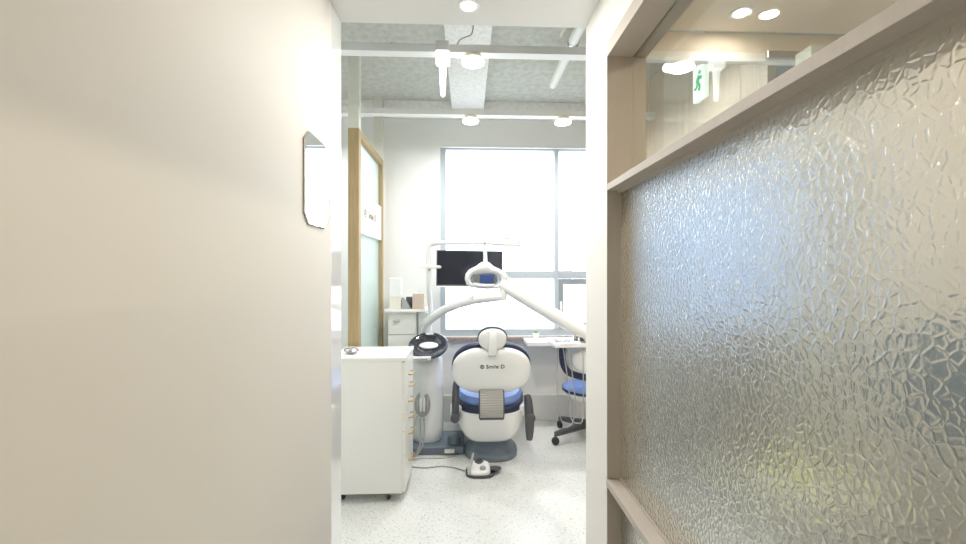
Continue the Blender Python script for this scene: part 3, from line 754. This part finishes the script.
# ---------------------------------------------------------------- foot pedal and cables on floor
fy = 2.74
fx0, fx1 = ax(466, fy), ax(491, fy)
fp = thing('foot_control', 'white and grey foot control with steel bar on the floor', 'foot pedal', (ax(480, fy), fy, 0))
fxm = (fx0+fx1)/2
def wedge(b, x0, x1, y0, y1, z0, zf, zk):
    return rings(b, [[Vector((x0, y0, z0)), Vector((x1, y0, z0)), Vector((x1, y1, z0)), Vector((x0, y1, z0))],
                     [Vector((x0, y0, zf*.8+z0*.2)), Vector((x1, y0, zf*.8+z0*.2)), Vector((x1, y1, zk*.8+z0*.2)), Vector((x0, y1, zk*.8+z0*.2))],
                     [Vector((x0+.01, y0+.01, zf)), Vector((x1-.01, y0+.01, zf)), Vector((x1-.01, y1-.01, zk)), Vector((x0+.01, y1-.01, zk))]])
lo = [[Vector(((fx0+fx1)/2+.012+x*s_, fy+.02+y*s_, z)) for x, y in supell(fx1-fx0+.03, .165, 3, 40)] for s_, z in ((.96, 0), (1, .004), (1, .012), (.96, .017))]
obj('base', rings(BM(), lo), 'dark', fp, True)
lo = []
for s_, z0_, z1_ in ((1, .016, .016), (1, .030, .042), (.93, .038, .055), (.80, .044, .063), (.3, .046, .065)):
    lo.append([Vector((fxm+.003+x*s_, fy+.02+y*s_, z0_+(z1_-z0_)*(y/.14+.5))) for x, y in supell(fx1-fx0-.012, .14, 3.2, 40)])
obj('housing', rings(BM(), lo), 'plastic', fp, True)
obj('round_pedal', dome(BM(), supell(.085, .085, 2, 32), .012, .012, M4=Matrix.Translation((fx1+.03, fy+.02, .030)) @ Matrix.Rotation(PI/2-.25, 4, 'X')), 'dark', fp, True)
obj('button', lathe(BM(), (fxm+.028, fy-.018, .050), [(.020, -.006), (.021, .004), (.016, .010), (.004, .012)], 24), 'grey', fp, True)
obj('top_dial', lathe(BM(), (fxm+.004, fy+.055, .062), [(.030, -.006), (.031, .006), (.018, .012), (.016, .02), (.004, .021)], 28), 'dark', fp, True)
obj('steel_bar', tube(BM(), [(fx0+.02, fy-.045, .022), (fx0+.025, fy-.04, .06), (fx0+.04, fy-.03, .12), (fx0+.046, fy-.025, .155)], [.010, .009, .009, .008], 14), 'chrome', fp, True)
def cable(pts, r, label, m='cable'):
    P = [at(x, y, Y) for x, y, Y in pts]
    for v in P:
        v.z = r+.001
    tag(obj('floor_cable', tube(BM(), P, r, 10), m, None, True), label, 'cable', 'cables on the floor')
def ground(px, py):
    a, b_ = (px-483)/F, (py-272)/F
    d = H/b_; c, s = math.cos(YAW), math.sin(YAW)
    return Vector((d*(s+a*c), d*(c-a*s), 0))
def floor_cable(px, r, label, m='cable'):
    P = [ground(*q)+Vector((0, 0, r+.001)) for q in px]
    tag(obj('floor_cable', tube(BM(), P, r, 10), m, None, True), label, 'cable', 'cables on the floor')
floor_cable([(407, 466), (412, 467.5), (425, 468.5), (440, 467), (452, 468), (465, 471.5)], .0045, 'grey cable running along the floor to foot control', 'hose')
floor_cable([(409, 460.5), (420, 459), (435, 458.8), (447, 458.2), (453, 456.5)], .005, 'pale cable on floor under edge of slate base plate')

# ---------------------------------------------------------------- stool at right
sc = Vector((.985, 3.28, 0))
st = thing('dental_stool', 'blue seated stool with white back shell, partly hidden by wall', 'stool', sc)
for k in range(5):
    a = math.radians(198+72*k); dv = Vector((math.cos(a), math.sin(a), 0))
    p0, p1 = sc+Vector((0, 0, .125)), sc+dv*.31+Vector((0, 0, .085))
    lg = obj('star_leg', tube(BM(), [p0+dv*.02, p0.lerp(p1, .5), p1], [.030, .026, .020], 12, 3), 'dark', st, True)
    cs = obj('castor', cyl(BM(), p1+Vector((0, 0, -.035)), .010, .035, 12), 'dark', lg)
    tcas = Vector((-dv.y, dv.x, 0))
    b = cyl(BM(), (-.014, 0, 0), .030, .028, 24, axis='x', bev=.005)
    bmesh.ops.transform(b, matrix=Matrix.Translation(p1+Vector((0, 0, -.054))) @ Matrix.Rotation(a+1.2, 4, 'Z'), verts=b.verts)
    obj('castor_wheel', b, 'black', lg, True)
obj('gas_lift', cyl(BM(), sc+Vector((0, 0, .12)), .027, .24, 24), 'dark', st, True)
obj('seat_pan', lathe(BM(), sc+Vector((0, 0, .315)), [(.06, 0), (.14, .015), (.19, .055), (.198, .085)], 40), 'plastic', st, True)
obj('seat', lathe(BM(), sc+Vector((0, 0, .40)), [(.17, 0), (.205, .010), (.212, .022), (.20, .036), (.15, .044), (.05, .046)], 48), 'blue', st, True, label='blue round seat')
obj('seat_band', lathe(BM(), sc+Vector((0, 0, .395)), [(.19, 0), (.216, .006), (.217, .026), (.19, .030)], 48), 'navy', st, True)
bkx = ax(592, 3.02)
Sm = Matrix.Translation((bkx+.02, 3.02, .692)) @ Matrix.Rotation(math.radians(8), 4, 'X')
obj('back_shell', dome(BM(), supell(.34, .205, 2.2, 48), .04, .02, p=2.6, M4=Sm), 'plastic', st, True, label='white back shell')
# rounded open frame around the shell
fr = [(-.235, .02), (-.236, .085), (-.222, .118), (-.16, .122), (0, .122), (.16, .122), (.215, .115), (.235, .085), (.235, .02), (.215, -.06), (.16, -.115), (0, -.15), (-.16, -.115), (-.215, -.06), (-.235, .02)]
obj('back_frame', tube(BM(), [Sm @ Vector((x, .035, z)) for x, z in fr], .026, 14, 6), 'navy', st, True, label='navy padded back frame')
obj('back_bar', tube(BM(), [(sc.x, 3.2, .36), (sc.x, 3.07, .37), (sc.x, 3.05, .45), (sc.x, 3.07, .62)], .016, 12), 'dark', st, True)

# ---------------------------------------------------------------- window shelf and plant
wx0 = ax(526, 3.5)
sh = thing('window_shelf', 'white shelf board below the window behind the stool', 'shelf', (wx0+.6, 3.6, .745))
obj('board', bx(wx0, wx0+1.3, 3.44, YB-.056, .725, .76, bevel=.004), 'lacquer', sh)
obj('wall_cleat', bx(wx0+.05, wx0+1.25, YB-.057, YB, .66, .725), 'lacquer', sh)
ppx = ax(536, 3.6)
t = thing('potted_plant', 'tiny green plant in white pot on the window shelf', 'potted plant', (ppx, 3.6, .76))
obj('pot', lathe(BM(), (ppx, 3.6, .76), [(.018, 0), (.020, .003), (.030, .055), (.028, .056), (.024, .045), (.005, .044)], 28), 'plastic', t, True)
b = BM()
for k in range(26):
    a = random.uniform(0, 2*PI); e = random.uniform(.2, 1.3); r = random.uniform(.022, .034)
    tip = Vector((math.cos(a)*math.cos(e)*r, math.sin(a)*math.cos(e)*r, math.sin(e)*r*.9))
    o_ = Vector((ppx, 3.6, .805))
    tube(b, [o_, o_+tip*.6+Vector((0, 0, .002)), o_+tip], [.003, .006, .001], 6, 2)
obj('leaves', b, 'leaf', t, True)

# ---------------------------------------------------------------- room behind the partition
t = thing('overhead_panelling', 'beige wood panelling hung below the concrete ceiling, seen through clear glass', 'panelling', (1.45, 2.7, 1.96))
for i, (y0, y1) in enumerate(((1.93, 2.12), (2.124, 2.62), (2.624, 3.12), (3.124, 3.5))):
    obj('panel', bx(1.45, 1.49, y0, y1, 1.96, ZT), 'panel', t)
obj('cross_panel', bx(1.06, 1.45, 3.46, 3.50, 2.10, 2.60), 'panel', t)
obj('ledge', bx(1.06, 1.45, 3.40, 3.46, 2.10, 2.125), 'panel', t)
t = thing('door_header', 'beige header board with pale rail across the room behind the glass', 'header', (2.0, 1.8, 2.28))
obj('board', bx(XR+.15, XF, 1.765, 1.79, 2.315, ZC), 'ceil_warm', t)
obj('rail', bx(XR+.15, XF, 1.76, 1.79, 2.275, 2.315, bevel=.003), 'white_metal', t)
obj('patch_fitting', bx(ax(775, 1.7), ax(820, 1.7), 1.74, 1.76, 2.285, 2.315, bevel=.002), 'chrome', t)
# exit sign
ex, e0y, e1y = 1.162, 1.95, 2.05
t = thing('exit_sign', 'hanging white exit sign with green running figure, seen through the clear glass', 'exit sign', (ex, 2.02, 2.2))
sgn = obj('sign_box', bx(ex-.012, ex+.012, e0y, e1y, 2.205, 2.375, bevel=.003), 'exit', t)
obj('mount', bx(ex-.02, ex+.02, 1.95, e0y+.11, 2.375, 2.40, bevel=.006), 'plastic', t)
obj('mount_stem', bx(ex-.01, ex+.01, 1.99, 2.03, 2.40, ZT), 'plastic', t)
# running figure + arrow, facing -X (text x -> -Y)
def fig(b, pts, r):
    tube(b, [Vector((ex-.013, 2.0-u_*.8, 2.29+v_)) for u_, v_ in pts], r*.85, 8, 3)
b = BM()
cyl(b, (ex-.016, 2.0-.012, 2.29+.048), .010, .004, 16, axis='x')
fig(b, [(.008, .034), (-.004, .0)], .009); fig(b, [(-.004, .0), (.016, -.016), (.010, -.042)], .007)
fig(b, [(-.004, .0), (-.020, -.020), (-.038, -.022)], .007); fig(b, [(.008, .03), (.026, .014), (.034, .026)], .005); fig(b, [(.006, .03), (-.016, .022), (-.020, .004)], .005)
obj('running_figure', b, 'green', sgn)

# furniture behind the hammered glass
t = thing('reception_desk', 'low grey brown desk behind the hammered glass', 'desk', (2.2, 2.2, 0))
obj('front_panel', bx(1.25, 2.35, 2.05, 2.09, 0, .98), 'desk', t)
obj('desk_top', bx(1.22, 2.38, 2.02, 2.65, .98, 1.01, bevel=.003), 'desk', t)
obj('end_panel', bx(1.25, 1.29, 2.09, 2.62, 0, .98), 'desk', t)
t = thing('pale_column', 'pale upright panel blurred behind the hammered glass', 'panel', (1.55, 1.7, 0))
obj('shaft', bx(1.40, 1.62, 1.62, 1.70, 0, 2.275), 'pale_panel', t)
obj('edge_strip', bx(1.62, 1.63, 1.60, 1.71, 0, 2.275), 'white_metal', t)
t = thing('waste_bin', 'small pale bin under the slim table behind the hammered glass', 'bin', (1.3, 1.45, 0))
obj('bin_body', lathe(BM(), (1.20, 1.36, .0), [(.06, 0), (.065, .01), (.075, .2), (.078, .21), (.07, .2), (.06, .02)], 32), 'lacquer', t, True)
tb = thing('side_table', 'slim pale table holding a yellow green box, behind the hammered glass', 'table', (1.15, 1.32, 0))
obj('table_top', bx(1.02, 1.30, 1.22, 1.5, .60, .62, bevel=.003), 'pale_panel', tb)
for sx in (1.04, 1.28):
    for sy in (1.24, 1.48): obj('leg', bx(sx-.01, sx+.01, sy-.01, sy+.01, 0, .60), 'white_metal', tb)
tag(obj('box', bx(1.11, 1.19, 1.32, 1.40, .62, .70, bevel=.01), 'yellow'), 'yellow green box glimpsed through the hammered glass', 'box')
t = thing('wardrobe', 'tall beige wood cabinet behind the hammered glass at the right edge', 'cabinet', (1.7, .9, 0))
obj('cabinet_body', bx(1.45, 2.0, .35, 1.45, 0, 2.2), 'pale_wood', t)
for y0, y1 in ((.355, .898), (.902, 1.445)):
    q_ = obj('cabinet_door', bx(1.43, 1.45, y0, y1, .08, 2.15, bevel=.002), 'pale_wood', t)
    obj('handle', bx(1.415, 1.43, .86 if y0 < .5 else .93, .875 if y0 < .5 else .945, 1.0, 1.2), 'brass', q_)
t = thing('waiting_chair', 'chair with blue grey back and brown seat blurred behind the hammered glass, right edge', 'chair', (1.15, .97, 0))
obj('seat', bx(.98, 1.36, .76, 1.18, .40, .47, bevel=.025), 'desk', t)
obj('backrest', bx(1.30, 1.36, .76, 1.18, .90, 1.20, bevel=.02), 'steel_blue', t)
for sx in (1.0, 1.33):
    for sy in (.78, 1.16): obj('leg', bx(sx-.014, sx+.014, sy-.014, sy+.014, 0, .41 if sx < 1.1 else .95), 'desk', t)

# ---------------------------------------------------------------- outside
def facade(name, col, wcol):
    m = mat(name, col, .7); n = m.node_tree.nodes; l = m.node_tree.links
    tc = n.new('ShaderNodeTexCoord'); br = n.new('ShaderNodeTexBrick'); br.offset = 0
    mp = n.new('ShaderNodeMapping'); mp.inputs['Rotation'].default_value = (PI/2, 0, 0)
    br.inputs['Scale'].default_value = .3; br.inputs['Mortar Size'].default_value = .12
    br.inputs['Color1'].default_value = (*wcol, 1); br.inputs['Color2'].default_value = (*wcol, 1); br.inputs['Mortar'].default_value = (*col, 1)
    l.new(tc.outputs['Object'], mp.inputs['Vector']); l.new(mp.outputs[0], br.inputs['Vector']); l.new(br.outputs['Color'], n['Principled BSDF'].inputs['Base Color'])
    return m
M['fac1'] = facade('pale_facade', (.34, .37, .41), (.10, .17, .26))
M['fac2'] = facade('white_facade', (.5, .5, .5), (.12, .18, .26))
for i, (px0, px1, py, Y, mm, lb) in enumerate(((536, 553, 296, 70, 'fac1', 'pale tower far outside, left of window mullion'), (488, 520, 314, 60, 'fac2', 'low white building far outside below the lamp'),
        (563, 572, 248, 110, 'fac1', 'slim pale tower far outside, right of window mullion'), (575, 600, 285, 80, 'fac2', 'white apartment block far outside the small sash'))):
    x0_, x1_ = ax(px0, Y), ax(px1, Y); top = az(px0, py, Y)
    t = thing('building', lb, 'building', ((x0_+x1_)/2, Y+5, -25), 'buildings outside the window')
    obj('tower', bx(x0_, x1_, Y, Y+12, -25, top), mm, t)
    obj('roof_house', bx(x0_+(x1_-x0_)*.3, x0_+(x1_-x0_)*.6, Y+3, Y+7, top, top+1.2), mm, t)
gr = obj('ground_outside', bx(-200, 200, 20, 300, -25.5, -25), 'pale_panel'); gr['kind'] = 'structure'; gr['label'] = 'pale ground far below the window'; gr['category'] = 'ground'

# ---------------------------------------------------------------- daylight
W = bpy.data.worlds.new('World'); S.world = W; W.use_nodes = True
bg = W.node_tree.nodes['Background']; bg.inputs['Color'].default_value = (.86, .93, 1, 1); bg.inputs['Strength'].default_value = 6.5
pd = bpy.data.lights.new('window_portal', 'AREA'); pd.shape = 'RECTANGLE'; pd.size = WX1-WX0; pd.size_y = WZ1-WZ0
pd.cycles.is_portal = True
po = bpy.data.objects.new('window_portal', pd); C.objects.link(po); po.location = ((WX0+WX1)/2, YB+.19, (WZ0+WZ1)/2); po.rotation_euler = (-PI/2, 0, 0)

# ---------------------------------------------------------------- camera
cd = bpy.data.cameras.new('camera'); cd.sensor_width = 36; cd.sensor_fit = 'HORIZONTAL'; cd.lens = F*36/966; cd.clip_start = .02; cd.clip_end = 500
co = bpy.data.objects.new('camera', cd); C.objects.link(co); co.location = (0, 0, H); co.rotation_euler = (PI/2, 0, -YAW)
S.camera = co
vs = S.view_settings; vs.view_transform = 'Standard'; vs.look = 'None'; vs.gamma = 1; vs.use_curve_mapping = False; vs.exposure = -.06
cy = S.cycles; cy.max_bounces = 14; cy.diffuse_bounces = 7; cy.transmission_bounces = 12; cy.transparent_max_bounces = 16; cy.glossy_bounces = 6
cy.use_denoising = True; cy.sample_clamp_indirect = 8
